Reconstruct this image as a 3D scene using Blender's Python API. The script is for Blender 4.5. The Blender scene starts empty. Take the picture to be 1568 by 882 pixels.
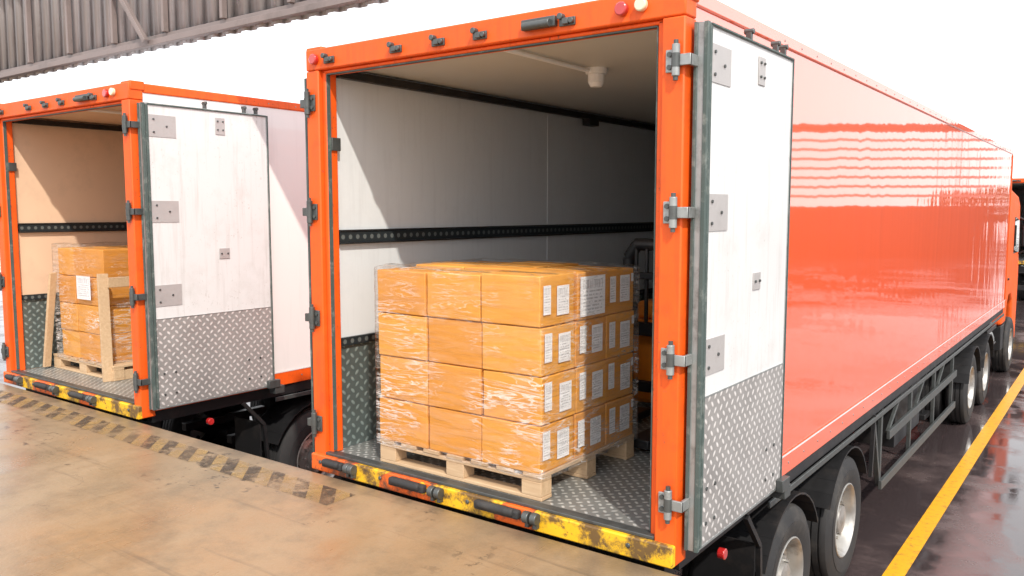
import bpy, bmesh, math, random
from mathutils import Vector, Matrix
from mathutils import noise as mn
random.seed(7)
scene = bpy.context.scene
rad = math.radians

# ------------------------------------------------------------ node helpers
class NT:
    def __init__(s, nt): s.nt = nt; s.n = nt.nodes; s.l = nt.links
    def new(s, t, **kw):
        nd = s.n.new(t)
        for k, v in kw.items(): setattr(nd, k, v)
        return nd
    def put(s, sock, val):
        if hasattr(val, 'is_output'): s.l.new(val, sock)
        else: sock.default_value = val
    def m(s, op, a, b=None, c=None, clamp=False):
        nd = s.new('ShaderNodeMath', operation=op); nd.use_clamp = clamp
        s.put(nd.inputs[0], a)
        if b is not None: s.put(nd.inputs[1], b)
        if c is not None: s.put(nd.inputs[2], c)
        return nd.outputs[0]
    def coord(s, kind='Object', scale=(1,1,1), rot=(0,0,0), loc=(0,0,0)):
        tc = s.new('ShaderNodeTexCoord'); mp = s.new('ShaderNodeMapping')
        mp.inputs['Scale'].default_value = scale; mp.inputs['Rotation'].default_value = rot
        mp.inputs['Location'].default_value = loc
        s.l.new(tc.outputs[kind], mp.inputs[0]); return mp.outputs[0]
    def noise(s, vec, scale, detail=4, rough=.55, dist=0):
        nd = s.new('ShaderNodeTexNoise'); s.l.new(vec, nd.inputs['Vector'])
        nd.inputs['Scale'].default_value = scale; nd.inputs['Detail'].default_value = detail
        nd.inputs['Roughness'].default_value = rough; nd.inputs['Distortion'].default_value = dist
        return nd.outputs[0]
    def ramp(s, fac, pts):
        nd = s.new('ShaderNodeValToRGB'); s.l.new(fac, nd.inputs[0])
        e = nd.color_ramp.elements
        while len(e) < len(pts): e.new(0.5)
        for i, (p, c) in enumerate(pts):
            e[i].position = p
            e[i].color = (c, c, c, 1) if isinstance(c, (int, float)) else (*c, 1)
        return nd.outputs[0]
    def mix(s, f, a, b, blend='MIX'):
        nd = s.new('ShaderNodeMixRGB', blend_type=blend)
        s.put(nd.inputs[0], f)
        s.put(nd.inputs[1], a if hasattr(a, 'is_output') else (*a, 1))
        s.put(nd.inputs[2], b if hasattr(b, 'is_output') else (*b, 1))
        return nd.outputs[0]
    def bump(s, h, strength=.3, dist=.01):
        nd = s.new('ShaderNodeBump'); s.l.new(h, nd.inputs['Height'])
        nd.inputs['Strength'].default_value = strength; nd.inputs['Distance'].default_value = dist
        return nd.outputs[0]

def newmat(name):
    m = bpy.data.materials.new(name); m.use_nodes = True
    h = NT(m.node_tree); b = m.node_tree.nodes['Principled BSDF']
    return m, h, b

def simple(name, col, rough=.5, metal=0, var=.15, scale=6, dirt=None, bump=0.0, coat=0, dark=(.05,.045,.04), dirtscale=2.5, streak=0, chips=0, chipcol=(.12,.06,.04)):
    m, h, b = newmat(name)
    v = h.coord()
    n = h.noise(v, scale, 3)
    c2 = tuple(x*(1-var) for x in col); c1 = tuple(min(1, x*(1+var*.5)) for x in col)
    c = h.mix(n, c2, c1)
    if dirt:
        d = h.noise(v, dirtscale, 6, .7)
        d = h.ramp(d, [(.52, 0), (.72, dirt)])
        c = h.mix(d, c, dark)
    if streak:
        st = h.noise(h.coord(scale=(14, 14, .9)), 1.6, 4, .65, .3)
        st = h.ramp(st, [(.52, 0), (.70, streak)])
        c = h.mix(st, c, dark)
    if chips:
        ch = h.noise(v, 38, 4, .7); big = h.noise(v, 3.1, 2)
        k = h.m('MULTIPLY', h.ramp(ch, [(.62, 0), (.66, chips)]), h.ramp(big, [(.42, .15), (.62, 1)]))
        c = h.mix(k, c, chipcol)
    h.l.new(c, b.inputs['Base Color'])
    b.inputs['Metallic'].default_value = metal
    r = h.m('MULTIPLY_ADD', n, .25, rough-.12, clamp=True)
    h.l.new(r, b.inputs['Roughness'])
    if coat: b.inputs['Coat Weight'].default_value = coat
    if bump: h.l.new(h.bump(h.noise(v, scale*8, 4), bump, .004), b.inputs['Normal'])
    return m

def plate(name, axes, col=(.42,.43,.43), cell=.045, metal=.75, rough=.38, lo=.55, hi=1.6):
    m, h, b = newmat(name)
    tc = h.new('ShaderNodeTexCoord'); sp = h.new('ShaderNodeSeparateXYZ')
    h.l.new(tc.outputs['Object'], sp.inputs[0])
    a, c = sp.outputs[axes[0]], sp.outputs[axes[1]]
    k = 1/(cell*1.4142)
    p = h.m('MULTIPLY', h.m('ADD', a, c), k); q = h.m('MULTIPLY', h.m('SUBTRACT', a, c), k)
    fp = h.m('SUBTRACT', h.m('FRACT', p), .5); fq = h.m('SUBTRACT', h.m('FRACT', q), .5)
    par = h.m('FLOORED_MODULO', h.m('ADD', h.m('FLOOR', p), h.m('FLOOR', q)), 2.0)
    def ell(x, y):
        return h.m('ADD', h.m('POWER', h.m('ABSOLUTE', h.m('DIVIDE', x, .40)), 2.0), h.m('POWER', h.m('ABSOLUTE', h.m('DIVIDE', y, .20)), 2.0))
    e1, e2 = ell(fp, fq), ell(fq, fp)
    d = h.m('ADD', h.m('MULTIPLY', e1, h.m('SUBTRACT', 1.0, par)), h.m('MULTIPLY', e2, par))
    hh = h.m('SUBTRACT', 1.0, d, clamp=True); hs = h.m('POWER', hh, .5)
    v = h.coord(); n = h.noise(v, 5, 6, .65); n2 = h.noise(v, 1.7, 4, .6)
    c0 = h.mix(n, tuple(x*lo for x in col), col)
    c0 = h.mix(h.ramp(n2, [(.45, 0), (.68, .5)]), c0, tuple(x*.5 for x in col))
    c1 = h.mix(h.m('MULTIPLY', hs, h.m('MULTIPLY_ADD', n, .6, .5)), c0, tuple(min(.95, x*hi) for x in col))
    h.l.new(c1, b.inputs['Base Color']); b.inputs['Metallic'].default_value = metal
    h.l.new(h.m('MULTIPLY_ADD', n, .3, rough-.15), b.inputs['Roughness'])
    h.l.new(h.bump(hs, .7, .003), b.inputs['Normal'])
    return m

M = {}
def paint(name, col, coat=1.0, wavy=True, ior=1.9):
    m, h, b = newmat(name)
    st = h.ramp(h.noise(h.coord(scale=(1, 9, .6)), 1.3, 4, .65, .3), [(.55, 0), (.75, .18)])
    c = h.mix(st, col, tuple(x*.6 for x in col))
    h.l.new(c, b.inputs['Base Color']); b.inputs['Roughness'].default_value = .5
    b.inputs['Coat Weight'].default_value = coat; b.inputs['Coat Roughness'].default_value = .035
    b.inputs['Coat IOR'].default_value = ior
    if wavy:
        n = h.noise(h.coord(scale=(1, .5, .35)), 1.5, 1)
        n2 = h.noise(h.coord(scale=(1, 4.6, .9)), 1.0, 1, .4)
        s = h.m('ADD', h.m('MULTIPLY', n, .0018), h.m('MULTIPLY', n2, .0060))
        nd = h.new('ShaderNodeBump'); h.l.new(s, nd.inputs['Height']); nd.inputs['Strength'].default_value = .6; nd.inputs['Distance'].default_value = 1.0
        h.l.new(nd.outputs[0], b.inputs['Coat Normal'])
    return m
M['orange'] = paint('orange_side_paint', (1.0, .105, .008), ior=3.4)
M['whiteside'] = paint('white_side_paint', (.82, .79, .79), ior=1.5)
M['frame'] = simple('orange_frame_paint', (.88, .112, .006), .55, 0, .2, 4, dirt=.5, dark=(.34,.05,.008), dirtscale=5, streak=.3, chips=.8)
M['lining'] = simple('white_lining', (.70, .735, .76), .36, 0, .08, 1.2, dirt=.22, dark=(.42,.43,.45), dirtscale=1.2, streak=.14)
M['lining_peach'] = simple('cream_lining', (.80, .56, .39), .5, 0, .12, 1.2, dirt=.25, dark=(.4,.3,.22))
M['ceil'] = simple('ceiling_lining', (.64, .63, .58), .55, 0, .10, 1.2)
M['doorwhite'] = simple('door_panel_white', (.68, .68, .69), .35, 0, .06, 2, dirt=.3, dark=(.44,.42,.40), dirtscale=3, streak=.35, chips=.45, chipcol=(.34,.31,.28))
M['lampwhite'] = simple('lamp_plastic', (.90, .90, .90), .35, 0, .03, 2)
M['gasket'] = simple('door_gasket', (.07, .10, .095), .6, 0, .3, 9, dirt=.6, dark=(.3,.32,.3), dirtscale=12)
M['black'] = simple('black_steel', (.018, .018, .02), .45, .2, .3, 8, dirt=.4, dark=(.09,.07,.06))
M['rubber'] = simple('rubber', (.028, .028, .03), .72, 0, .3, 14, dirt=.6, dark=(.10,.09,.08), bump=.3)
M['rim'] = simple('wheel_rim_steel', (.5, .49, .47), .42, .7, .35, 7, dirt=.7, dark=(.12,.09,.07), dirtscale=6)
M['steel'] = simple('galvanised_steel', (.38, .40, .40), .45, .6, .35, 14, dirt=.6, dark=(.08,.07,.06), dirtscale=8)
M['dsteel'] = simple('dark_steel', (.12, .13, .13), .45, .6, .4, 14, dirt=.5, dark=(.05,.035,.03), dirtscale=8)
M['patch'] = simple('steel_patch', (.48, .46, .46), .5, .3, .2, 9, dirt=.4, dark=(.30,.28,.27), dirtscale=9)
def yellowbar():
    m, h, b = newmat('yellow_bumper_paint'); v = h.coord()
    n = h.noise(v, 4, 8, .72); n2 = h.noise(h.coord(loc=(3, 0, 0)), 1.5, 3); n3 = h.noise(v, 22, 6, .7)
    c = h.mix(h.noise(v, 8, 4), (.85, .42, .012), (.88, .56, .02))
    sp = h.new('ShaderNodeSeparateXYZ'); h.l.new(v, sp.inputs[0])
    org = h.m('MULTIPLY', h.m('GREATER_THAN', n2, .48), h.m('LESS_THAN', sp.outputs[0], 1.75))
    c = h.mix(org, c, (.80, .13, .012))
    lft = h.m('MULTIPLY', h.m('LESS_THAN', sp.outputs[0], 1.75), .04)
    c = h.mix(h.ramp(h.m('ADD', n, lft), [(.52, 0), (.62, .92)]), c, (.09, .05, .03))
    c = h.mix(h.ramp(n3, [(.58, 0), (.66, .8)]), c, (.06, .04, .03))
    h.l.new(c, b.inputs['Base Color']); b.inputs['Roughness'].default_value = .55
    h.l.new(h.bump(n, .6, .006), b.inputs['Normal']); return m
M['yellow'] = yellowbar()
M['redlamp'] = simple('red_lamp_lens', (.5, .02, .02), .2, 0, .1, 8, coat=1)
M['clearlamp'] = simple('white_lamp_lens', (.8, .7, .5), .2, 0, .1, 8, coat=1)
def woodmat():
    m, h, b = newmat('pallet_wood')
    n = h.noise(h.coord(scale=(3, 30, 30)), 1.5, 5, .6, .6); n2 = h.noise(h.coord(), 5, 3)
    c = h.mix(n, (.40, .24, .12), (.75, .56, .36)); c = h.mix(h.m('MULTIPLY', n2, .5), c, (.42, .29, .18))
    h.l.new(c, b.inputs['Base Color']); b.inputs['Roughness'].default_value = .75
    h.l.new(h.bump(n, .3, .003), b.inputs['Normal']); return m
M['wood'] = woodmat()
def cardboard():
    m, h, b = newmat('cardboard')
    oi = h.new('ShaderNodeObjectInfo')
    v = h.coord()
    c = h.mix(oi.outputs['Random'], (.68, .29, .05), (.79, .385, .072))
    n = h.noise(v, 7, 4, .6); c = h.mix(h.m('MULTIPLY', n, .35), c, (.56, .22, .035))
    h.l.new(c, b.inputs['Base Color']); b.inputs['Roughness'].default_value = .55
    h.l.new(h.bump(h.noise(v, 5, 2), .5, .02), b.inputs['Normal']); return m
M['card'] = cardboard()
M['tape'] = simple('packing_tape', (.62, .33, .08), .2, 0, .1, 8, coat=.6)
def label():
    m, h, b = newmat('printed_label')
    tc = h.new('ShaderNodeTexCoord'); sp = h.new('ShaderNodeSeparateXYZ'); h.l.new(tc.outputs['UV'], sp.inputs[0])
    u, v = sp.outputs[0], sp.outputs[1]
    row = h.m('MULTIPLY', v, 11.0); rf = h.m('FRACT', row); ri = h.m('FLOOR', row)
    on = h.m('GREATER_THAN', rf, .55)
    cb = h.new('ShaderNodeCombineXYZ'); h.l.new(h.m('MULTIPLY', u, 9.0), cb.inputs[0]); h.l.new(h.m('MULTIPLY', ri, 3.7), cb.inputs[1])
    oi = h.new('ShaderNodeNewGeometry'); h.l.new(oi.outputs['Random Per Island'], cb.inputs[2])
    nz = h.noise(cb.outputs[0], 1.3, 3, .8)
    tx = h.m('MULTIPLY', on, h.m('GREATER_THAN', nz, .48))
    cb2 = h.new('ShaderNodeCombineXYZ'); h.l.new(h.m('MULTIPLY', u, 30.0), cb2.inputs[0])
    bar = h.m('GREATER_THAN', h.noise(cb2.outputs[0], 1.0, 1), .5)
    inb = h.m('MULTIPLY', h.m('GREATER_THAN', v, .70), h.m('LESS_THAN', v, .88))
    k = h.m('ADD', h.m('MULTIPLY', bar, inb), h.m('MULTIPLY', tx, h.m('SUBTRACT', 1.0, inb)), clamp=True)
    edge = h.m('MULTIPLY', h.m('MULTIPLY', h.m('GREATER_THAN', u, .11), h.m('LESS_THAN', u, .89)), h.m('MULTIPLY', h.m('GREATER_THAN', v, .08), h.m('LESS_THAN', v, .93)))
    k = h.m('MULTIPLY', h.m('MULTIPLY', k, edge), .42)
    c = h.mix(k, (.86, .86, .88), (.08, .08, .10)); h.l.new(c, b.inputs['Base Color']); b.inputs['Roughness'].default_value = .5
    return m
M['label'] = label()
def film():
    m, h, b = newmat('stretch_film')
    h.n.remove(b)
    out = h.n['Material Output']
    tr = h.new('ShaderNodeBsdfTransparent'); tr.inputs[0].default_value = (.98, .98, .98, 1)
    gl = h.new('ShaderNodeBsdfGlossy'); gl.inputs[0].default_value = (1, 1, 1, 1); gl.inputs['Roughness'].default_value = .17
    df = h.new('ShaderNodeBsdfDiffuse'); df.inputs[0].default_value = (.97, .97, .97, 1)
    def ridge(vec, sc, det, dist, lo, hi):
        n = h.noise(vec, sc, det, .6, dist)
        r = h.m('ABSOLUTE', h.m('SUBTRACT', n, .5))
        return n, h.ramp(r, [(lo, 1), (hi, 0)])
    n1, r1 = ridge(h.coord(scale=(1.2, 1.2, 12), rot=(.10, .12, 0)), 2.0, 3, 1.0, .004, .030)
    n2, r2 = ridge(h.coord(scale=(1.6, 1.6, 10), rot=(.45, -.50, 0), loc=(3, 1, 5)), 1.7, 2, .6, .002, .022)
    n3 = h.noise(h.coord(loc=(7, 3, 1)), 2.8, 3, .6)
    patch = h.ramp(n3, [(.44, .04), (.60, 1)])
    sp = h.new('ShaderNodeSeparateXYZ'); h.l.new(h.coord(), sp.inputs[0])
    low = h.m('MULTIPLY_ADD', sp.outputs[2], -.65, 1.15, clamp=True)
    k = h.m('MULTIPLY', h.m('MULTIPLY', h.m('ADD', r1, h.m('MULTIPLY', r2, .8), clamp=True), patch), low)  # crease streaks used as painted glints, stronger low down
    haze = h.m('MULTIPLY', h.ramp(n1, [(.45, 0), (.65, 1)]), low)
    lw = h.new('ShaderNodeLayerWeight'); lw.inputs[0].default_value = .22
    bp = h.bump(h.m('ADD', n1, h.m('MULTIPLY', n2, .7)), 1.0, .06)
    h.l.new(bp, gl.inputs['Normal']); h.l.new(bp, lw.inputs['Normal'])
    fac = h.m('ADD', h.m('MULTIPLY', lw.outputs['Fresnel'], .30), h.m('MULTIPLY', k, .26), clamp=True)
    m1 = h.new('ShaderNodeMixShader'); h.l.new(fac, m1.inputs[0]); h.l.new(tr.outputs[0], m1.inputs[1]); h.l.new(gl.outputs[0], m1.inputs[2])
    m2 = h.new('ShaderNodeMixShader'); h.l.new(h.m('ADD', h.m('MULTIPLY', k, .46), h.m('MULTIPLY', haze, .08), clamp=True), m2.inputs[0]); h.l.new(m1.outputs[0], m2.inputs[1]); h.l.new(df.outputs[0], m2.inputs[2])  # white diffuse paints highlights and haze into the film
    h.l.new(m2.outputs[0], out.inputs[0]); return m
M['film'] = film()
M['plate_floor'] = plate('diamond_plate_floor', (0, 1), (.42, .43, .42), .05, metal=.5, lo=.45, hi=2.0)
M['plate_wall'] = plate('diamond_plate_wall', (1, 2), (.20, .25, .245), .055, metal=.5, hi=2.2)
M['plate_door'] = plate('diamond_plate_door', (1, 2), (.40, .385, .38), .050, metal=.25, rough=.45, lo=.75, hi=2.1)
def rail():
    m, h, b = newmat('perforated_load_rail')
    sp = h.new('ShaderNodeSeparateXYZ'); h.l.new(h.coord(), sp.inputs[0])
    f = h.m('SUBTRACT', h.m('FRACT', h.m('MULTIPLY', sp.outputs[1], 16.0)), .5)
    z = h.m('MULTIPLY', sp.outputs[2], 16.0)
    d = h.m('ADD', h.m('MULTIPLY', f, f), h.m('MULTIPLY', z, z))
    k = h.m('LESS_THAN', d, .06)
    c = h.mix(k, (.025, .033, .038), (.15, .17, .17)); h.l.new(c, b.inputs['Base Color']); b.inputs['Roughness'].default_value = .45
    b.inputs['Metallic'].default_value = .3; return m
M['rail'] = rail()
def glass():
    m, h, b = newmat('cab_glass'); v = h.coord()
    c = h.mix(h.noise(v, 2, 2), (.02, .03, .035), (.04, .05, .055)); h.l.new(c, b.inputs['Base Color'])
    b.inputs['Roughness'].default_value = .05; b.inputs['Coat Weight'].default_value = 1; return m
M['glass'] = glass()

# ------------------------------------------------------------ mesh builder
class MB:
    def __init__(s): s.v = []; s.f = []; s.uv = {}
    def box(s, a, b):
        (x0, y0, z0), (x1, y1, z1) = a, b
        if x0 > x1: x0, x1 = x1, x0
        if y0 > y1: y0, y1 = y1, y0
        if z0 > z1: z0, z1 = z1, z0
        i = len(s.v)
        s.v += [(x0,y0,z0),(x1,y0,z0),(x1,y1,z0),(x0,y1,z0),(x0,y0,z1),(x1,y0,z1),(x1,y1,z1),(x0,y1,z1)]
        s.f += [(i,i+3,i+2,i+1),(i+4,i+5,i+6,i+7),(i,i+1,i+5,i+4),(i+1,i+2,i+6,i+5),(i+2,i+3,i+7,i+6),(i+3,i,i+4,i+7)]
        return s
    def obox(s, c, size, mat3):
        i = len(s.v); hx, hy, hz = [q/2 for q in size]
        for p in [(-hx,-hy,-hz),(hx,-hy,-hz),(hx,hy,-hz),(-hx,hy,-hz),(-hx,-hy,hz),(hx,-hy,hz),(hx,hy,hz),(-hx,hy,hz)]:
            s.v.append(tuple(Vector(c) + mat3 @ Vector(p)))
        s.f += [(i,i+3,i+2,i+1),(i+4,i+5,i+6,i+7),(i,i+1,i+5,i+4),(i+1,i+2,i+6,i+5),(i+2,i+3,i+7,i+6),(i+3,i,i+4,i+7)]
        return s
    def bar(s, p0, p1, w, hgt=None):
        p0, p1 = Vector(p0), Vector(p1); d = p1-p0
        q = d.to_track_quat('Y', 'Z').to_matrix()
        return s.obox((p0+p1)/2, (w, d.length, hgt or w), q)
    def cyl(s, p0, p1, r, n=20, r2=None):
        p0, p1 = Vector(p0), Vector(p1); d = p1-p0
        q = d.to_track_quat('Z', 'Y').to_matrix(); i = len(s.v); r2 = r if r2 is None else r2
        for k in range(n):
            a = 2*math.pi*k/n; s.v.append(tuple(p0 + q @ Vector((r*math.cos(a), r*math.sin(a), 0))))
        for k in range(n):
            a = 2*math.pi*k/n; s.v.append(tuple(p1 + q @ Vector((r2*math.cos(a), r2*math.sin(a), 0))))
        for k in range(n):
            j = (k+1) % n; s.f.append((i+k, i+j, i+n+j, i+n+k))
        s.f.append(tuple(range(i+n-1, i-1, -1))); s.f.append(tuple(range(i+n, i+2*n)))
        return s
    def lathe(s, c, prof, n=56, sgn=1):
        i = len(s.v); m = len(prof)
        for k in range(n):
            a = 2*math.pi*k/n
            for (ax, r) in prof: s.v.append((c[0]+sgn*ax, c[1]+r*math.cos(a), c[2]+r*math.sin(a)))
        for k in range(n):
            j = (k+1) % n
            for t in range(m-1):
                q = (i+k*m+t, i+k*m+t+1, i+j*m+t+1, i+j*m+t)
                s.f.append(q if sgn < 0 else q[::-1])
        return s
    def quad(s, pts, uv=False):
        i = len(s.v); s.v += [tuple(p) for p in pts]; s.f.append((i, i+1, i+2, i+3))
        if uv: s.uv[len(s.f)-1] = [(0,0),(1,0),(1,1),(0,1)]
        return s
    def done(s, name, mat, parent=None, bevel=0, seg=2, origin=None):
        me = bpy.data.meshes.new(name)
        o0 = Vector(origin) if origin is not None else Vector((0,0,0))
        me.from_pydata([tuple(Vector(v)-o0) for v in s.v], [], s.f); me.update()
        if s.uv:
            ul = me.uv_layers.new(name='UVMap')
            for fi, uvs in s.uv.items():
                for li, uvv in zip(me.polygons[fi].loop_indices, uvs): ul.data[li].uv = uvv
        me.materials.append(M[mat] if isinstance(mat, str) else mat)
        me.shade_smooth(); me.set_sharp_from_angle(angle=rad(32))
        ob = bpy.data.objects.new(name, me); scene.collection.objects.link(ob)
        ob.location = o0
        if parent: ob.parent = parent
        if bevel:
            bv = ob.modifiers.new('bevel', 'BEVEL'); bv.width = bevel; bv.segments = seg; bv.limit_method = 'ANGLE'; bv.angle_limit = rad(40)
        return ob

def empty(name, loc):
    e = bpy.data.objects.new(name, None); e.location = loc; e.empty_display_size = .3
    scene.collection.objects.link(e); return e

# ------------------------------------------------------------ wheels
def wheel(parent, name, x, y, R=.5, sgn=1, z=None, dual=True):
    z = R if z is None else z
    W = .27
    prof = [(-W+.02, .29),(-W, .33),(-W-.0, .40),(-W+.015, R-.045),(-W+.04, R-.01),(-W+.06, R)]
    for g in (-.19, -.135, -.08):
        prof += [(g-.008, R), (g-.006, R-.014), (g+.006, R-.014), (g+.008, R)]
    prof += [(-.055, R), (-.03, R-.012), (-.012, R-.045), (-.003, R-.10), (.001, .40), (.001, .395), (-.004, .33), (-.02, .285)]
    t = MB().lathe((x, y, z), prof, 64, sgn)
    if dual: t.lathe((x-sgn*.31, y, z), prof, 40, sgn)
    t.done(name+'_tyre', 'rubber', parent)
    r = MB().lathe((x, y, z), [(-.02, .29), (-.012, .292), (-.008, .283), (-.02, .272), (-.05, .262), (-.11, .25), (-.125, .235), (-.125, .20), (-.10, .165), (-.085, .14), (-.085, .115), (-.04, .105), (-.035, .06), (-.03, .0)], 48, sgn)
    for k in range(10):
        a = 2*math.pi*k/10; py, pz = y+.145*math.cos(a), z+.145*math.sin(a)
        r.cyl((x-sgn*.10, py, pz), (x-sgn*.055, py, pz), .013, 6)
    r.done(name+'_rim', 'rim', parent)
    hh = MB()
    for k in range(8):
        a = 2*math.pi*(k+.5)/8; py, pz = y+.205*math.cos(a), z+.205*math.sin(a)
        hh.cyl((x-sgn*.130, py, pz), (x-sgn*.1185, py, pz), .023, 14)
    hh.cyl((x-sgn*.15, y, z), (x-sgn*.9, y, z), .07, 16); hh.done(name+'_hub_holes_and_axle', 'black', parent)

# ------------------------------------------------------------ trailer truck
def build_truck(name, X0, Y0, W, L, side, lining, cab=True):
    T = empty(name, (X0, Y0, 0))
    ZB, ZT = 1.33, 3.90
    s = MB(); s.box((0, .12, ZB), (.04, L, ZT)).box((W-.04, .12, ZB), (W, L, ZT)).box((0, L-.04, ZB), (W, L+.002, ZT))
    s.done('side_skins', side, T)
    MB().box((.041, .12, ZT-.035), (W-.041, L-.041, ZT+.004)).done('roof_skin', 'lining', T)
    s = MB()
    for x0, x1 in ((-.012, .05), (W-.05, W+.012)):
        s.box((x0, .12, ZT-.055), (x1, L+.01, ZT+.018))
    s.done('cant_rails', 'orange' if side == 'orange' else 'frame', T, .01)
    s = MB()
    s.box((W-.02, .12, ZB-.02), (W+.008, L, ZB+.10)).box((-.008, .12, ZB-.02), (.02, L, ZB+.10))
    s.done('bottom_rails', 'orange' if side == 'orange' else 'frame', T, .004)
    MB().box((W-.06, L-.02, ZB), (W+.012, L+.03, ZT-.06)).done('front_corner_post', 'frame', T, .006)
    s = MB().box((W+.0085, .12, ZB+.10), (W+.011, L, ZB+.110))
    s.done('side_trim_line', 'doorwhite', T)
    s = MB(); y = 1.3
    while y < L: s.cyl((W+.008, y, ZB+.045), (W+.012, y, ZB+.045), .007, 8); s.cyl((W+.012, y, ZT-.02), (W+.015, y, ZT-.02), .006, 8); y += .3
    s.done('rivets', 'steel', T)
    s = MB().box((.041, .12, 1.381), (.10, L-.1, 3.82)).box((W-.10, .12, 1.381), (W-.041, L-.1, 3.82)).box((.041, L-.1, 1.381), (W-.041, L-.045, 3.82))
    s.done('wall_lining', lining, T)
    MB().box((.041, .12, 3.821), (W-.041, L-.045, 3.86)).done('ceiling', 'ceil' if lining == 'lining' else lining, T)
    MB().box((.041, .03, 1.30), (W-.041, L-.045, 1.380)).done('floor', 'plate_floor', T)
    s = MB().box((.1005, .12, 1.385), (.106, L-.1, 2.06)).box((W-.106, .12, 1.385), (W-.1005, L-.1, 2.06))
    s.done('kick_plates', 'plate_wall', T)
    for nm, zc, hh in (('load_rail', 2.76, .036), ('kick_rail', 2.085, .026)):
        s = MB().box((.1005, .13, zc-hh), (.125, L-.1, zc+hh)).box((W-.125, .13, zc-hh), (W-.1005, L-.1, zc+hh))
        s.done(nm, 'rail', T, origin=(0, 0, zc))
    s = MB()
    for zc in (2.76,): s.box((.1005, .13, zc+.038), (.135, L-.1, zc+.046)).box((.1005, .13, zc-.046), (.135, L-.1, zc-.038))
    for x0, x1 in ((.101, .15), (W-.15, W-.101)): s.box((x0, .13, 3.755), (x1, L-.1, 3.805))
    s.box((.14, 4.6, 3.68), (.20, 4.66, 3.755)); s.box((.14, 3.0, 3.69), (.22, 3.16, 3.755)); s.done('ceiling_track', 'black', T, .004)
    s = MB(); y = 2.5
    while y < L-1: s.box((.1002, y, 2.81), (.104, y+.04, 3.75)); s.box((.1002, y, 2.115), (.104, y+.04, 2.71)); y += 2.4
    s.done('lining_cover_strips', lining, T)
    s = MB().cyl((1.37, .2, 3.80), (1.37, 1.12, 3.80), .013, 10); s.done('lamp_conduit', 'lampwhite', T)
    s = MB().cyl((1.39, 1.15, 3.83), (1.39, 1.15, 3.785), .068, 28).cyl((1.39, 1.15, 3.785), (1.39, 1.15, 3.735), .052, 28).cyl((1.39, 1.15, 3.735), (1.39, 1.15, 3.705), .052, 28, .035)
    s.done('lamp_holder', 'lampwhite', T, .004)
    s = MB()
    s.box((-.012, 0, 1.27), (.10, .118, 3.785)).box((W-.10, 0, 1.27), (W+.012, .118, 3.785))
    s.box((.10, .03, 1.38), (.135, .118, 3.785)).box((W-.135, .03, 1.38), (W-.10, .118, 3.785))
    s.box((-.012, 0, 3.787), (W+.012, .118, 3.915)).box((.10, .03, 3.765), (W-.10, .118, 3.786))
    s.box((-.02, .01, 3.86), (.12, .13, 3.93)).box((W-.12, .01, 3.86), (W+.02, .13, 3.93))
    s.done('rear_frame', 'frame', T, .008)
    s = MB().box((.136, .034, 1.40), (.142, .06, 3.76)).box((W-.142, .034, 1.40), (W-.136, .06, 3.76)).box((.142, .034, 3.757), (W-.142, .06, 3.764))
    s.done('frame_seal', 'gasket', T)
    MB().box((.10, -.005, 1.375), (W-.10, .06, 1.392)).done('sill_plate', 'dsteel', T, .003)
    MB().box((-.01, -.03, 1.268), (W+.01, .028, 1.374)).done('bumper_bar', 'yellow', T, .008)
    s = MB()
    for xc, hl in ((.22, .09), (.86, .14), (1.52, .15)):
        s.box((xc-hl, -.070, 1.318), (xc+hl, -.028, 1.366)); s.cyl((xc-hl*.8, -.066, 1.352), (xc+hl*.8, -.066, 1.352), .022, 14)
    s.done('buffers', 'rubber', T, .012, 3)
    s = MB()
    for xc in (.36, .40, 1.06, 1.11, 1.72, 1.77):
        s.cyl((xc-.018, -.055, 1.345), (xc+.018, -.055, 1.345), .032, 14); s.box((xc-.012, -.06, 1.29), (xc+.012, -.028, 1.35))
    for xc in (.08, .62, 1.30, 2.3): s.cyl((xc, -.038, 1.33), (xc, -.028, 1.33), .013, 8)
    s.done('lock_cams', 'dsteel', T, .004)
    s = MB()
    for xc in (.21, .77, 1.09, 1.38, 1.92):
        s.box((xc-.045, -.012, 3.815), (xc+.045, 0.0, 3.855)); s.cyl((xc-.03, -.035, 3.86), (xc-.03, 0, 3.86), .016, 12); s.cyl((xc+.03, -.03, 3.835), (xc+.03, 0, 3.835), .014, 12)
        s.box((xc-.02, -.03, 3.82), (xc+.015, -.012, 3.85))
    s.box((1.66, -.03, 3.82), (1.86, 0, 3.87)); s.cyl((1.68, -.04, 3.835), (1.84, -.04, 3.835), .02, 12)
    s.done('header_brackets', 'dsteel', T, .003)
    s = MB()
    for xc in (.08, W-.30): s.cyl((xc, -.03, 3.85), (xc, 0, 3.85), .032, 20)
    s.done('red_marker_lamps', 'redlamp', T, .006)
    MB().cyl((W-.20, -.03, 3.855), (W-.20, 0, 3.855), .03, 20).done('white_marker_lamp', 'clearlamp', T, .006)
    HZ = (3.59, 2.92, 2.25, 1.57)
    for sd in (1, -1):
        def X(o): return W + o if sd > 0 else -o
        nm = 'right_door' if sd > 0 else 'left_door'
        D = empty(nm, (0, 0, 0)); D.parent = T
        y0, y1, z0, z1 = .06, 1.23, 1.34, 3.76
        MB().box((X(.035), y0+.02, z0+.01), (X(.085), y1-.02, z1-.01)).done('panel', 'doorwhite', D, .004)
        s = MB()
        s.box((X(.030), y0, z0), (X(.076), y0+.022, z1)).box((X(.03), y1-.022, z0), (X(.088), y1, z1))
        s.box((X(.03), y0+.022, z1-.012), (X(.088), y1-.022, z1+.004)).box((X(.03), y0+.022, z0-.004), (X(.088), y1-.022, z0+.012))
        s.done('edge_frame', 'steel', D, .003)
        s = MB()
        s.box((X(.0865), y0+.024, z0+.012), (X(.097), y0+.045, z1-.012)).box((X(.0885), y1-.014, z0), (X(.094), y1-.004, z1))
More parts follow.
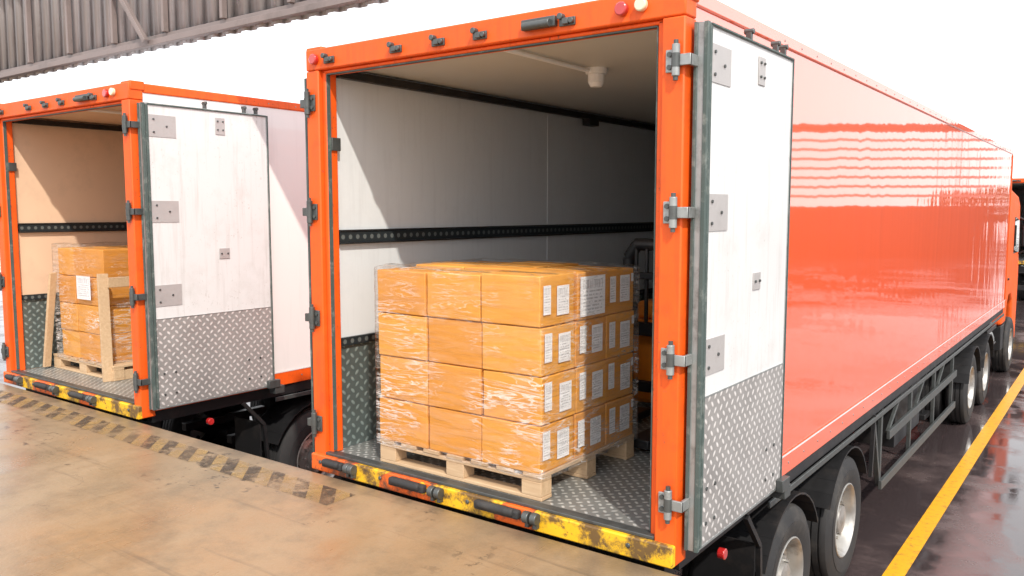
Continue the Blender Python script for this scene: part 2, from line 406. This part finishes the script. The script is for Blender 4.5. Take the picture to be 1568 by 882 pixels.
        s.box((X(.0885), y0+.045, z1-.010), (X(.097), y1-.02, z1)).box((X(.0765), y0-.006, z0), (X(.097), y0+.018, z1))
        s.box((X(.030), y0-.008, z0), (X(.046), y0-.0005, z1))
        s.done('seal', 'gasket', D, .002)
        MB().box((X(.0855), y0+.046, z0+.013), (X(.0885), y1-.024, 2.06)).done('kick_plate', 'plate_door', D)
        MB().box((X(.0855), y0+.046, 2.061), (X(.0905), y1-.024, 2.067)).done('plate_trim', 'steel', D)
        s = MB(); bl = MB()
        for i, zc in enumerate(HZ[:3]):
            s.box((X(.0855), y0+.047, zc-.085), (X(.0895), y0+.28, zc+.085))
            for dy in (.09, .20):
                for dz in (-.05, .05) if dy < .15 else (0,):
                    bl.cyl((X(.089), y0+dy, zc+dz), (X(.096), y0+dy, zc+dz), .008, 10)
        s.done('hinge_patches', 'patch', D)
        for zc in (1.45, 1.62):
            for dy in (.10, .2, .9, 1.02): bl.cyl((X(.088), y0+dy, zc), (X(.094), y0+dy, zc), .009, 10)
        s = MB().box((X(.0855), .70, 3.56), (X(.091), .79, 3.70)).box((X(.0855), .70, 2.52), (X(.091), .80, 2.61))
        s.done('latch_plates', 'patch', D, .002)
        for (yy, zz) in ((.72, 3.6), (.77, 3.6), (.72, 3.67), (.77, 3.67), (.72, 2.565), (.78, 2.565)): bl.cyl((X(.091), yy, zz), (X(.099), yy, zz), .007, 10)
        bl.done('bolts', 'dsteel', D)
        s = MB()
        for yy in (.62, 1.0, 1.12): s.box((X(.05), yy-.012, z1), (X(.08), yy+.012, z1+.05)); s.cyl((X(.04), yy, z1+.05), (X(.09), yy, z1+.05), .014, 10)
        s.box((X(.09), y1-.09, z0-.01), (X(.13), y1+.03, z0+.06)); s.box((X(.03), y1-.02, z0-.07), (X(.12), y1+.08, z0+.0))
        s.done('catches', 'dsteel', D, .003)
        s = MB()
        for zc in HZ:
            s.box((X(-.075), -.012, zc-.05), (X(-.01), -.001, zc+.05))
            s.cyl((X(-.02), -.022, zc-.07), (X(-.02), -.022, zc+.07), .018, 14)
            s.box((X(-.02), -.022, zc-.025), (X(.05), -.008, zc+.025))
            s.box((X(.035), -.02, zc-.025), (X(.05), y0, zc+.025))
        s.done('hinges', 'steel' if (sd > 0 and side == 'orange') else 'dsteel', D, .003)
        s = MB()
        for zc in HZ: s.cyl((X(-.055), -.020, zc-.028), (X(-.055), -.01, zc-.028), .012, 8).cyl((X(-.055), -.020, zc+.028), (X(-.055), -.01, zc+.028), .012, 8).cyl((X(-.02), -.022, zc-.088), (X(-.02), -.022, zc+.088), .011, 10).cyl((X(-.02), -.0225, zc-.03), (X(-.02), -.0225, zc+.03), .0195, 14)
        s.done('hinge_pins', 'dsteel', D)
    MB().box((.136, .06, 3.30), (.15, .13, 3.38)).done('latch_box', 'dsteel', T, .003)
    s = MB()
    s.box((.75, .1, 1.02), (.87, L-.2, 1.30)).box((W-.87, .1, 1.02), (W-.75, L-.2, 1.30))
    s.box((W-.09, .10, 1.21), (W-.015, L, 1.308)).box((.015, .10, 1.21), (.09, L, 1.308))
    y = .4
    while y < L: s.box((.05, y, 1.20), (W-.05, y+.06, 1.30)); y += .6
    s.box((.1, .12, .98), (W-.1, .22, 1.2))
    s.box((.12, .14, .45), (W-.12, .24, .60))
    for x in (.5, W-.55): s.box((x, .14, .55), (x+.06, .22, 1.2))
    for ya in (1.85, 3.2):
        for x in (.78, W-.86): s.box((x, ya-.5, .62), (x+.08, ya+.5, .70)); s.box((x-.02, ya+.55, .55), (x+.10, ya+.75, 1.05))
    s.cyl((W/2, 4.6, .85), (W/2, 5.6, .85), .18, 20)
    s.done('chassis', 'black', T, .004)
    MB().box((W-.012, 1.3, 1.165), (W+.006, L, 1.205)).done('rope_rail', 'dsteel', T, .004)
    s = MB()
    def mg(ya, R=.58):
        for xa in (W-.42, ):
            n = 12; a0, a1 = rad(25), rad(155); prev = None
            for k in range(n+1):
                a = a0+(a1-a0)*k/n; p = (ya+R*math.cos(a), .5+R*math.sin(a))
                if prev: s.bar((xa+.2, prev[0], prev[1]), (xa+.2, p[0], p[1]), .40, .012)
                prev = p
    mg(1.85); mg(3.2)
    s.bar((W-.01, .95, 1.22), (W-.01, 1.17, .98), .03).bar((W-.01, 1.17, .98), (W-.01, 1.22, .45), .03)
    s.bar((W-.01, 3.85, 1.22), (W-.01, 3.80, .70), .03)
    s.box((W-.40, 1.13, .35), (W-.02, 1.145, 1.0))
    s.done('mudguards', 'black', T)
    for i, ya in enumerate((1.85, 3.2)):
        wheel(T, 'trailer_wheel_r%d' % i, W-.03, ya, .5, 1); wheel(T, 'trailer_wheel_l%d' % i, .03, ya, .5, -1)
    for sg in (0, 1):
        x = W-.03 if sg else .03
        s = MB()
        s.box((x-.015, 4.25, .46), (x+.015, 8.1, .54)).box((x-.015, 4.5, .86), (x+.015, 8.1, .94))
        for yy in (4.3, 5.55, 6.8, 8.0): s.box((x-.05, yy, .47), (x-.016, yy+.05, 1.21))
        s.bar((x-.03, 4.3, .5), (x-.03, 4.0, 1.21), .04)
        for yy in (4.6, 5.8, 7.0): s.bar((x-.03, yy, .9), (x-.03, yy+.55, 1.21), .03)
        s.done('side_guard_%s' % ('right' if sg else 'left'), 'dsteel', T, .003)
    s = MB()
    for x in (.45, W-.60): s.box((x, 8.45, .25), (x+.15, 8.6, 1.15)); s.box((x-.05, 8.36, .18), (x+.2, 8.70, .25)); s.bar((x+.07, 8.6, .5), (x+.07, 9.0, 1.1), .05)
    s.box((.5, 8.5, .6), (W-.5, 8.55, .66)); s.box((W-.5, 5.2, .6), (W-.12, 6.4, 1.15))
    s.done('landing_gear', 'black', T, .006)
    if cab:
        C = empty('tractor_unit', (0, 0, 0)); C.parent = T
        yc = L+.35
        s = MB().box((.78, 8.9, .78), (.88, yc+2.4, 1.02)).box((W-.88, 8.9, .78), (W-.78, yc+2.4, 1.02)).cyl((W/2, 10.3, 1.02), (W/2, 10.3, 1.2), .5, 24)
        s.cyl((W-.1, 11.7, .72), (W-.1, 12.5, .72), .02, 8); s.box((W-.45, 11.55, .95), (W-.1, 12.6, 1.02)); s.done('tractor_frame', 'black', C, .01)
        MB().cyl((W-.42, 11.55, .72), (W-.42, 12.65, .72), .30, 28).done('fuel_tank', 'steel', C, .02)
        for i, ya in enumerate((9.35, 10.75)):
            wheel(C, 'drive_wheel_r%d' % i, W-.0, ya, .5, 1); wheel(C, 'drive_wheel_l%d' % i, .0, ya, .5, -1)
        wheel(C, 'steer_wheel_r', W-.0, yc+1.0, .5, 1, dual=False); wheel(C, 'steer_wheel_l', 0, yc+1.0, .5, -1, dual=False)
        s = MB()
        for ya in (9.35, 10.75, ):
            n = 12; prev = None
            for k in range(n+1):
                a = rad(15)+rad(150)*k/n; p = (ya+.57*math.cos(a), .5+.57*math.sin(a))
                if prev: s.bar((W-.18, prev[0], prev[1]), (W-.18, p[0], p[1]), .42, .015)
                prev = p
        s.done('drive_mudguards', 'black', C)
        prof = [(yc, .95), (yc+.5, .95), (yc+.62, 1.25), (yc+.8, 1.4), (yc+1.2, 1.4), (yc+1.4, 1.25), (yc+1.52, .8), (yc+1.55, .45), (yc+2.2, .45), (yc+2.25, 1.5), (yc+2.2, 2.0), (yc+1.95, 3.05), (yc+1.6, 3.2), (yc+.5, 3.3), (yc, 3.25)]
        me = bpy.data.meshes.new('cab_shell'); bm = bmesh.new()
        v1 = [bm.verts.new((.06, a, b)) for a, b in prof]; f = bm.faces.new(v1)
        r = bmesh.ops.extrude_face_region(bm, geom=[f]); bmesh.ops.translate(bm, vec=(W-.12, 0, 0), verts=[g for g in r['geom'] if isinstance(g, bmesh.types.BMVert)])
        bmesh.ops.recalc_face_normals(bm, faces=bm.faces); bm.to_mesh(me); bm.free()
        me.materials.append(M['frame']); o = bpy.data.objects.new('cab_shell', me); scene.collection.objects.link(o); o.parent = C
        bv = o.modifiers.new('b', 'BEVEL'); bv.width = .05; bv.segments = 3; bv.angle_limit = rad(25)
        s = MB()
        for x0, x1 in ((W-.061, W-.052), (.052, .061)):
            pts = [(yc+1.15, 2.15), (yc+2.0, 2.15), (yc+1.85, 2.75), (yc+1.15, 2.82)]
            s.quad([(x1 if x0 > 1 else x0, a, b) for a, b in (pts if x0 > 1 else pts[::-1])])
        s.quad([(.2, yc+2.21, 2.05), (.2, yc+1.985, 2.98), (W-.2, yc+1.985, 2.98), (W-.2, yc+2.21, 2.05)])
        s.done('cab_windows', 'glass', C)
        s = MB().box((W-.0, yc+1.95, 2.25), (W+.16, yc+2.02, 2.65)).bar((W-.08, yc+2.0, 2.8), (W+.1, yc+2.0, 2.7), .03).bar((W-.08, yc+2.0, 2.1), (W+.1, yc+2.0, 2.2), .03)
        s.box((W-.10, yc+.5, 1.7), (W-.035, yc+.58, 1.74)).box((W-.3, yc+.05, .5), (W-.07, yc+.45, .93))
        s.done('mirrors_and_steps', 'black', C, .01)
        MB().cyl((W-.25, yc-.15, .9), (W-.25, yc-.15, 3.3), .06, 16).done('exhaust_stack', 'steel', C)
    s = MB().cyl((W-.14, .11, 1.08), (W-.14, .09, 1.08), .05, 20)
    s.cyl((W-.03, .62, 1.12), (W+.01, .62, 1.12), .03, 18); s.done('tail_lamps', 'redlamp', T, .005)
    return T

main = build_truck('trailer_truck', -4.15, 3.45, 2.52, 12.6, 'orange', 'lining')
left = build_truck('trailer_truck', -8.69, 3.45, 2.43, 12.6, 'whiteside', 'lining_peach')
far = build_truck('trailer_truck', -4.75, 30.0, 2.5, 12.6, 'whiteside', 'lining')

# ------------------------------------------------------------ palletised cartons
def pallet(P, w, d, h=.147):
    s = MB(); t = .022
    for ix in range(3):
        for iy in range(3):
            bx = ix*(w-.13)/2; by = iy*(d-.10)/2
            s.box((bx, by, t+.0005), (bx+.13, by+.10, h-2*t-.0005))
    for iy in range(3):
        by = iy*(d-.10)/2; s.box((-.002, by, 0.002), (w+.002, by+.10, t))
    for iy in range(3):
        by = iy*(d-.10)/2; s.box((0, by+.001, h-2*t), (w, by+.099, h-t-.0005))
    n = 7
    for i in range(n):
        bx = i*(w-.12)/(n-1); s.box((bx, -.004, h-t), (bx+.12, d+.004, h))
    return s.done('pallet', 'wood', P, .003)

def carton(P, name, x, y, z, w, d, h, rot=0, topseam=True, bulge=.006):
    me = bpy.data.meshes.new(name); bm = bmesh.new()
    bmesh.ops.create_cube(bm, size=1.0)
    bmesh.ops.subdivide_edges(bm, edges=bm.edges[:], cuts=5, use_grid_fill=True)
    sd = random.random()*50
    for v in bm.verts:
        p = v.co.copy(); ax = [abs(abs(c)-.5) < 1e-4 for c in p]
        e = [(1-(2*c)**2) for c in p]
        off = Vector((0, 0, 0))
        for i in range(3):
            if ax[i]:
                j, k = [q for q in range(3) if q != i]
                off[i] = (1 if p[i] > 0 else -1)*bulge*.5*e[j]*e[k]*(1 if i < 2 else .6)
        nz = mn.noise_vector(p*3+Vector((sd, sd, 0)))*.0024
        v.co = Vector(((p.x+.5)*w, (p.y+.5)*d, (p.z+.5)*h))+off+nz
        v.co.z = max(v.co.z, 0)
    bm.to_mesh(me); bm.free()
    me.materials.append(M['card']); me.shade_smooth(); me.set_sharp_from_angle(angle=rad(35))
    o = bpy.data.objects.new(name, me); scene.collection.objects.link(o); o.parent = P
    bv = o.modifiers.new('bevel', 'BEVEL'); bv.width = .0055; bv.segments = 2; bv.limit_method = 'ANGLE'; bv.angle_limit = rad(50)
    o.location = (x, y, z); o.rotation_euler = (0, 0, rot)
    if topseam:
        MB().box((.004, d/2-.024, h+.0012), (w-.004, d/2+.024, h+.0040)).done('tape', 'tape', o)
    return o

def wrap(P, x0, y0, x1, y1, z0, z1, amp=.004):
    me = bpy.data.meshes.new('stretch_film'); bm = bmesh.new()
    nx = 60; nz = 60; per = []
    def seg(a, b):
        for i in range(nx): t = i/nx; per.append((a[0]+(b[0]-a[0])*t, a[1]+(b[1]-a[1])*t))
    seg((x0, y0), (x1, y0)); seg((x1, y0), (x1, y1)); seg((x1, y1), (x0, y1)); seg((x0, y1), (x0, y0))
    cx, cy = (x0+x1)/2, (y0+y1)/2; rows = []
    for k in range(nz+1):
        z = z0+(z1-z0)*k/nz; row = []
        for (x, y) in per:
            n = mn.noise(Vector((x*6+z*3, y*6, z*14)))*amp + mn.noise(Vector((x*20, y*20-z*9, z*40)))*amp*.4
            g = 1 + n
            px, py = cx+(x-cx)*g, cy+(y-cy)*g
            zz = z + (mn.noise(Vector((x*4, y*4, 3)))*.03 if k == nz else 0)
            row.append(bm.verts.new((px, py, zz)))
        rows.append(row)
    for ins, dz in ((.03, .004), (.10, .006), (.17, .004)):
        row = []
        for (x, y) in per:
            w_ = ins*(1+.5*mn.noise(Vector((x*5, y*5, ins*30))))
            px = min(max(x, x0+w_), x1-w_); py = min(max(y, y0+w_), y1-w_)
            row.append(bm.verts.new((px, py, z1+dz+.006*mn.noise(Vector((px*14, py*14, 8))))))
        rows.append(row)
    m = len(per)
    for k in range(len(rows)-1):
        for i in range(m):
            j = (i+1) % m; bm.faces.new((rows[k][i], rows[k][j], rows[k+1][j], rows[k+1][i]))
    bm.to_mesh(me); bm.free(); me.materials.append(M['film']); me.shade_smooth()
    o = bpy.data.objects.new('stretch_film', me); scene.collection.objects.link(o); o.parent = P; return o

PX, PY, PZ = -3.65, 3.54, 1.38
P = empty('palletised_cartons', (PX, PY, PZ))
pw, pd, ph = 1.21, 1.03, .147
pallet(P, pw, pd, ph)
bw, bd, bh = .400, .340, .262
lab = MB(); k = 0
for l in range(4):
    for ix in range(3):
        for iy in range(3):
            jx = random.uniform(-.004, .004); jy = random.uniform(-.006, .006)
            if l == 3: jx += random.uniform(-.006, .006)
            x = .003+ix*(bw+.003)+jx; y = .002+iy*(bd+.003)+jy; z = ph+l*(bh+.001)
            k += 1
            hh = bh + (random.uniform(-.002, .016) if l == 3 else 0)
            carton(P, 'carton_%d' % k, x, y, z, bw-.006, bd-.006, hh-.004, random.uniform(-.010, .010) if l == 3 else random.uniform(-.006, .006))
            if ix == 2:
                xf = x+bw+.0025
                def lb(ya, za, w, h): lab.quad([(xf, y+ya, z+za), (xf, y+ya+w, z+za), (xf, y+ya+w, z+za+h), (xf, y+ya, z+za+h)], True)
                r1, r2 = random.uniform(-.01, .01), random.uniform(-.01, .01)
                if l == 3 and iy == 1: lb(.015, .02, .27, .225)
                else:
                    lb(.025+r1, .07+r2, .070, .155); lb(.155+r2, .055+r1, .12, .16)
                    if iy == 2: lb(.29, .18, .03, .05)
lab.done('shipping_labels', 'label', P)
wrap(P, -.014, -.016, pw+.016, pd+.016, ph-.03, ph+4*bh+.018)

Q = empty('palletised_cartons', (-8.48, 3.80, 1.38))
pallet(Q, 1.15, 1.0, .14)
k = 0; lab = MB()
for l in range(4):
    for ix, (xo, w) in enumerate([(.14, .34), (.49, .44)] if l < 3 else [(.14, .30), (.45, .50)]):
        for iy in range(3):
            k += 1; h = .262
            carton(Q, 'carton_%d' % k, xo+random.uniform(-.006, .006)+(.02 if l == 3 else 0), .02+iy*.325+random.uniform(-.01, .006), .14+l*.263+(.0 if l < 3 else .002), w, .315, h-.003, random.uniform(-.01, .01) if l < 3 else .05)
lab.quad([(.54, -.004, .72), (.80, -.004, .72), (.80, -.004, .94), (.54, -.004, .94)], True)
lab.done('shipping_label', 'label', Q)
wrap(Q, .10, -.012, 1.0, 1.02, .12, 1.22, .006)
s = MB(); s.bar((-.0, -.07, .02), (.16, -.04, .95), .07, .03); s.bar((1.10, -.03, .0), (1.06, -.02, .98), .09, .035)
s.box((1.04, -.01, .0), (1.14, .90, .09)); s.bar((1.12, .45, .1), (1.09, .45, .95), .03, .09); s.bar((1.11, .0, .9), (1.11, .9, .9), .02, .09)
s.done('loose_timber', 'wood', Q, .003)

# ------------------------------------------------------------ small stacker inside main truck
F = empty('electric_pallet_stacker', (-3.08, 5.10, 1.38))
M['forkorange'] = simple('stacker_orange_paint', (.9, .26, .02), .4, 0, .15, 5, dirt=.3)
s = MB()
for x in (.05, .72): s.cyl((x+.04, .38, .04), (x+.04, .38, 1.20), .045, 12)
s.cyl((.09, .38, 1.20), (.16, .38, 1.30), .045, 12); s.cyl((.76, .38, 1.20), (.69, .38, 1.30), .045, 12); s.cyl((.14, .38, 1.30), (.71, .38, 1.30), .045, 12)
s.box((.05, .38, .62), (.81, .44, .72))
for i in range(7): s.box((.16+i*.085, .33, .72), (.185+i*.085, .36, 1.27))
s.box((.05, .29, 1.05), (.81, .335, 1.10)); s.box((.05, .29, .22), (.81, .335, .30))
s.box((.15, -.45, .03), (.30, .35, .09)); s.box((.55, -.45, .03), (.70, .35, .09))
s.cyl((.43, .41, .1), (.43, .41, 1.15), .035, 12)
s.done('mast_and_forks', 'black', F, .008)
MB().box((-.02, .50, .08), (.88, 1.25, .72)).box((.06, .55, .721), (.80, 1.1, .86)).done('battery_body', 'forkorange', F, .04, 3)
s = MB().bar((.43, 1.2, .5), (.43, 1.55, 1.15), .05); s.bar((.25, 1.56, 1.17), (.61, 1.56, 1.17), .04)
for x in (.1, .7): s.cyl((x, .9, .08), (x+.06, .9, .08), .08, 20); s.cyl((x, -.4, .045), (x+.06, -.4, .045), .04, 16)
s.done('tiller_and_wheels', 'rubber', F, .006)

# ------------------------------------------------------------ dock
def dockmat():
    m, h, b = newmat('dock_concrete')
    v = h.coord()
    n1 = h.noise(v, .55, 6, .6, .4); n2 = h.noise(v, 3.5, 7, .7); n3 = h.noise(v, 60, 3, .6); n4 = h.noise(h.coord(scale=(1, .35, 1), rot=(0, 0, .3)), 1.6, 6, .65, .8)
    sp = h.new('ShaderNodeSeparateXYZ'); h.l.new(v, sp.inputs[0])
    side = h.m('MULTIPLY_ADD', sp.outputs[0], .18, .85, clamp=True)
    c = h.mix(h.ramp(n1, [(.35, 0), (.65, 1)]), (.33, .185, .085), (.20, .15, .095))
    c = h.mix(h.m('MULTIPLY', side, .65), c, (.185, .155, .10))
    c = h.mix(h.ramp(n4, [(.42, 0), (.62, .6)]), c, (.33, .235, .145))
    c = h.mix(h.ramp(n2, [(.46, 0), (.72, .65)]), c, (.115, .085, .052))
    c = h.mix(h.m('MULTIPLY', n3, .25), c, (.42, .33, .23))
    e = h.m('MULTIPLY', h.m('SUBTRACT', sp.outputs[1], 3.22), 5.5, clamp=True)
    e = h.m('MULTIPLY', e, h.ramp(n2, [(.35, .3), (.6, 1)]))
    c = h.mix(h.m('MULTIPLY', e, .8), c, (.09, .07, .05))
    vr = h.new('ShaderNodeTexVoronoi', feature='DISTANCE_TO_EDGE'); vr.inputs['Scale'].default_value = .7
    dv = h.new('ShaderNodeVectorMath', operation='ADD'); h.l.new(v, dv.inputs[0])
    nn = h.new('ShaderNodeTexNoise'); nn.inputs['Scale'].default_value = 2.5; nn.inputs['Detail'].default_value = 6; h.l.new(v, nn.inputs['Vector']); h.l.new(nn.outputs[1], dv.inputs[1])
    h.l.new(dv.outputs[0], vr.inputs['Vector'])
    ck = h.m('MULTIPLY', h.m('LESS_THAN', vr.outputs['Distance'], .003), h.ramp(n1, [(.5, 0), (.6, .4)]))
    c = h.mix(ck, c, (.10, .07, .05))
    sc = h.noise(h.coord(scale=(.5, 9, 1), rot=(0, 0, -.5)), 1.4, 5, .6, .5)
    c = h.mix(h.ramp(sc, [(.60, 0), (.72, .4)]), c, (.09, .07, .05))
    spx = h.noise(v, 11, 5, .7)
    zone = h.m('MULTIPLY', h.ramp(h.noise(v, 1.1, 2), [(.55, 0), (.62, 1)]), h.m('GREATER_THAN', sp.outputs[1], 2.5))
    c = h.mix(h.m('MULTIPLY', zone, h.ramp(spx, [(.58, 0), (.61, .8)])), c, (.05, .04, .03))
    h.l.new(c, b.inputs['Base Color'])
    h.l.new(h.m('MULTIPLY_ADD', n4, .7, .0), b.inputs['Roughness'])
    h.l.new(h.bump(h.m('ADD', h.m('MULTIPLY', n3, .4), n2), .3, .008), b.inputs['Normal'])
    return m
M['dock'] = dockmat()
DZ = 1.27; DY = 3.395
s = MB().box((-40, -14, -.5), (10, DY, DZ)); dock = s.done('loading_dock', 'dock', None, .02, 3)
def hazard():
    m, h, b = newmat('worn_hazard_paint'); v = h.coord()
    sp = h.new('ShaderNodeSeparateXYZ'); h.l.new(v, sp.inputs[0])
    t = h.m('FRACT', h.m('MULTIPLY', h.m('ADD', sp.outputs[0], h.m('MULTIPLY', sp.outputs[1], 1.0)), 4.2))
    k = h.m('GREATER_THAN', t, .5)
    n = h.noise(v, 9, 7, .75); n2 = h.noise(v, 1.6, 4)
    c = h.mix(k, h.mix(n2, (.46, .27, .07), (.34, .24, .11)), (.075, .055, .04))
    h.l.new(c, b.inputs['Base Color']); b.inputs['Roughness'].default_value = .6
    al = h.m('MULTIPLY', h.ramp(n, [(.40, 0), (.56, 1)]), h.ramp(n2, [(.36, .2), (.56, .95)]))
    al = h.m('MULTIPLY', al, h.m('MULTIPLY_ADD', k, .25, .65))
    h.l.new(al, b.inputs['Alpha']); return m
M['haz'] = hazard()
MB().quad([(-12, 3.02, DZ+.004), (-3.55, 3.02, DZ+.004), (-3.55, 3.24, DZ+.004), (-12, 3.24, DZ+.004)]).done('hazard_marking', 'haz', dock)
s = MB()
for x in (-8.3, -6.7, -3.8, -2.0, .5): s.box((x-.12, DY, .75), (x+.12, DY+.03, 1.15))
s.done('dock_bumpers', 'rubber', dock, .02)

# ------------------------------------------------------------ ground
def road():
    m, h, b = newmat('wet_asphalt'); v = h.coord()
    n1 = h.noise(v, .35, 5, .6, .5); n2 = h.noise(v, 2.2, 5, .65); n3 = h.noise(v, 90, 3, .6)
    wet = h.ramp(h.m('ADD', h.m('MULTIPLY', n1, .6), h.m('MULTIPLY', n2, .4)), [(.42, 0), (.52, 1)])
    c = h.mix(wet, (.085, .062, .062), (.035, .027, .030)); c = h.mix(h.m('MULTIPLY', n3, .3), c, (.12, .09, .085))
    h.l.new(c, b.inputs['Base Color'])
    h.l.new(h.m('MULTIPLY_ADD', wet, -.26, .30), b.inputs['Roughness'])
    bs = h.m('MULTIPLY', n3, h.m('MULTIPLY_ADD', wet, -.9, 1.0))
    h.l.new(h.bump(h.m('ADD', bs, h.m('MULTIPLY', n2, .5)), .25, .006), b.inputs['Normal'])
    b.inputs['IOR'].default_value = 1.6
    return m
M['road'] = road()
MB().quad([(-400, -400, 0), (400, -400, 0), (400, 500, 0), (-400, 500, 0)]).done('ground', 'road')
def yl():
    m, h, b = newmat('yellow_road_paint'); v = h.coord(); n = h.noise(v, 14, 7, .75); n2 = h.noise(v, 1.5, 3)
    c = h.mix(n2, (.85, .42, .012), (.75, .34, .015)); c = h.mix(h.ramp(n, [(.52, 0), (.70, .85)]), c, (.10, .07, .05))
    h.l.new(c, b.inputs['Base Color']); b.inputs['Roughness'].default_value = .3; return m
M['yl'] = yl()
MB().quad([(-1.45, 3.6, .004), (-1.30, 3.6, .004), (-1.30, 70, .004), (-1.45, 70, .004)]).done('yellow_road_line', 'yl')

# ------------------------------------------------------------ canopy fascia, top-left
M['clad'] = simple('corrugated_cladding', (.42, .40, .41), .45, .3, .25, 1.5, dirt=.5, dark=(.20,.16,.15), dirtscale=1.5, streak=.4)
M['cladbeam'] = simple('canopy_steelwork', (.26, .21, .20), .5, .2, .3, 3, dirt=.4)
Cn = empty('warehouse_canopy', (0, 0, 0))
FY, FZ = 4.2, 4.37
s = MB(); x = -40; zt = 7.2
pitch = .21; pts = []
while x < -3.9:
    pts += [(x, FY+.035), (x+.08, FY+.035), (x+.10, FY), (x+.19, FY)]; x += pitch
for a, b2 in zip(pts[:-1], pts[1:]):
    s.quad([(a[0], a[1], FZ), (b2[0], b2[1], FZ), (b2[0], b2[1], zt), (a[0], a[1], zt)])
o = s.done('fascia_sheet', 'clad', Cn)
sm = o.modifiers.new('s', 'SOLIDIFY'); sm.thickness = .004
s = MB()
s.box((-40, FY-.07, FZ+.02), (-3.9, FY-.004, FZ+.07)); s.box((-40, FY-.012, FZ+.07), (-3.9, FY-.005, FZ+.12))
s.box((-40, FY-.09, FZ+.95), (-3.9, FY-.004, FZ+1.03)); s.box((-40, FY-.09, FZ+1.9), (-3.9, FY-.004, FZ+2.0))
x = -39.6
while x < -3.9: s.box((x, FY-.055, FZ+.12), (x+.04, FY-.006, zt)); x += .86
for xb in (-7.1, -11.9, -16.7): s.bar((xb, FY-.10, FZ+.05), (xb-1.6, FY-.10, FZ+1.9), .045)
s.done('fascia_steelwork', 'cladbeam', Cn, .004)
s = MB()
for xb in (-13.5, -26, -38): s.box((xb, FY-.10, -.1), (xb+.2, FY+.12, zt))
s.done('columns', 'cladbeam', Cn, .01)

# ------------------------------------------------------------ opposite open-sided shed (out of view, shaped for its reflection in the trailer side)
M['whclad'] = simple('shed_slats', (.42, .30, .28), .5, 0, .08, .3)
M['whdark'] = simple('dark_base_wall', (.05, .02, .015), .7, 0, .3, .5)
Wh = empty('open_sided_shed', (13.5, 51.3, 0))
dirv = Vector((-.805, .593, 0)); nrm = Vector((-.593, -.805, 0))
R3 = Matrix((dirv, Vector((0,0,1)).cross(dirv), Vector((0,0,1)))).transposed()
def WB(mb, a0, a1, d0, d1, z0, z1):
    c = dirv*((a0+a1)/2) - nrm*((d0+d1)/2) + Vector((0, 0, (z0+z1)/2))
    mb.obox(c, (abs(a1-a0), abs(d1-d0), z1-z0), R3)
A0, A1 = -34, 12.6
s = MB(); WB(s, A0, A1, .0, .4, -.1, 3.2); s.done('base_wall', 'whdark', Wh)
s = MB(); z = 3.75
while z < 7.5: WB(s, A0, A1, -.02, .06, z, z+.15); z += .56  # open gaps show sky, to brighten the reflected stripes
s.done('slats', 'whclad', Wh)
s = MB(); WB(s, A0-.3, A1+.3, -.1, .3, 7.7, 8.15)
a = A0
while a <= A1: WB(s, a, a+.15, .07, .3, 3.2, 7.7); a += 11
s.done('eaves_beam_and_posts', 'whdark', Wh)

# distant tree mass
def leafmat():
    m, h, b = newmat('foliage'); g = h.new('ShaderNodeNewGeometry')
    c = h.mix(g.outputs['Random Per Island'], (.025, .05, .018), (.09, .14, .04)); h.l.new(c, b.inputs['Base Color']); b.inputs['Roughness'].default_value = .8; return m
M['leaf'] = leafmat()
s = MB()
for i in range(5000):
    t = random.random(); cx = -45+int(t*12)*5.6; r = random.Random(int(t*12)); H = r.uniform(4.5, 7.5); cy = 130+r.uniform(-5, 5)
    u = Vector((random.gauss(0, 1), random.gauss(0, 1), random.gauss(0, 1))).normalized()*random.uniform(.6, 1)
    c = Vector((cx+u.x*3.6, cy+u.y*3, H*.6+u.z*H*.42)); a = Vector((random.gauss(0,1), random.gauss(0,1), random.gauss(0,1))).normalized()*.35
    b3 = a.cross(Vector((random.random(), random.random(), 1))).normalized()*.35
    s.quad([c-a, c-b3, c+a, c+b3])
for i in range(12): s.cyl((-45+i*5.6, 130, 0), (-45+i*5.6, 130, 3.5), .25, 8, .12)
s.done('distant_trees', 'leaf')

# ------------------------------------------------------------ light, world, camera
sd = Vector((-.81, .59, -1.0))
L = bpy.data.lights.new('sun', 'SUN'); L.energy = 3.9; L.angle = rad(1.2); L.color = (1, .93, .82)
lo = bpy.data.objects.new('sun', L); scene.collection.objects.link(lo); lo.rotation_euler = sd.to_track_quat('-Z', 'Y').to_euler(); lo.location = (8, -6, 12)
w = bpy.data.worlds.new('World'); scene.world = w; w.use_nodes = True
h = NT(w.node_tree); bg = w.node_tree.nodes['Background']
sk = h.new('ShaderNodeTexSky', sky_type='NISHITA'); sk.sun_disc = False; sk.sun_elevation = rad(45); sk.sun_rotation = rad(126)
mx = h.mix(.85, sk.outputs[0], (12.6, 12.5, 12.6)); h.l.new(mx, bg.inputs[0]); bg.inputs[1].default_value = .15

cam = bpy.data.cameras.new('camera'); co = bpy.data.objects.new('camera', cam); scene.collection.objects.link(co)
co.location = (0, 0, 2.93); co.rotation_euler = (rad(90-5.35), 0, rad(36.65)); cam.lens = 29.16; cam.sensor_width = 36
cam.clip_end = 2000; cam.clip_start = .05
scene.camera = co
scene.view_settings.view_transform = 'Standard'; scene.view_settings.look = 'None'; scene.view_settings.exposure = 0
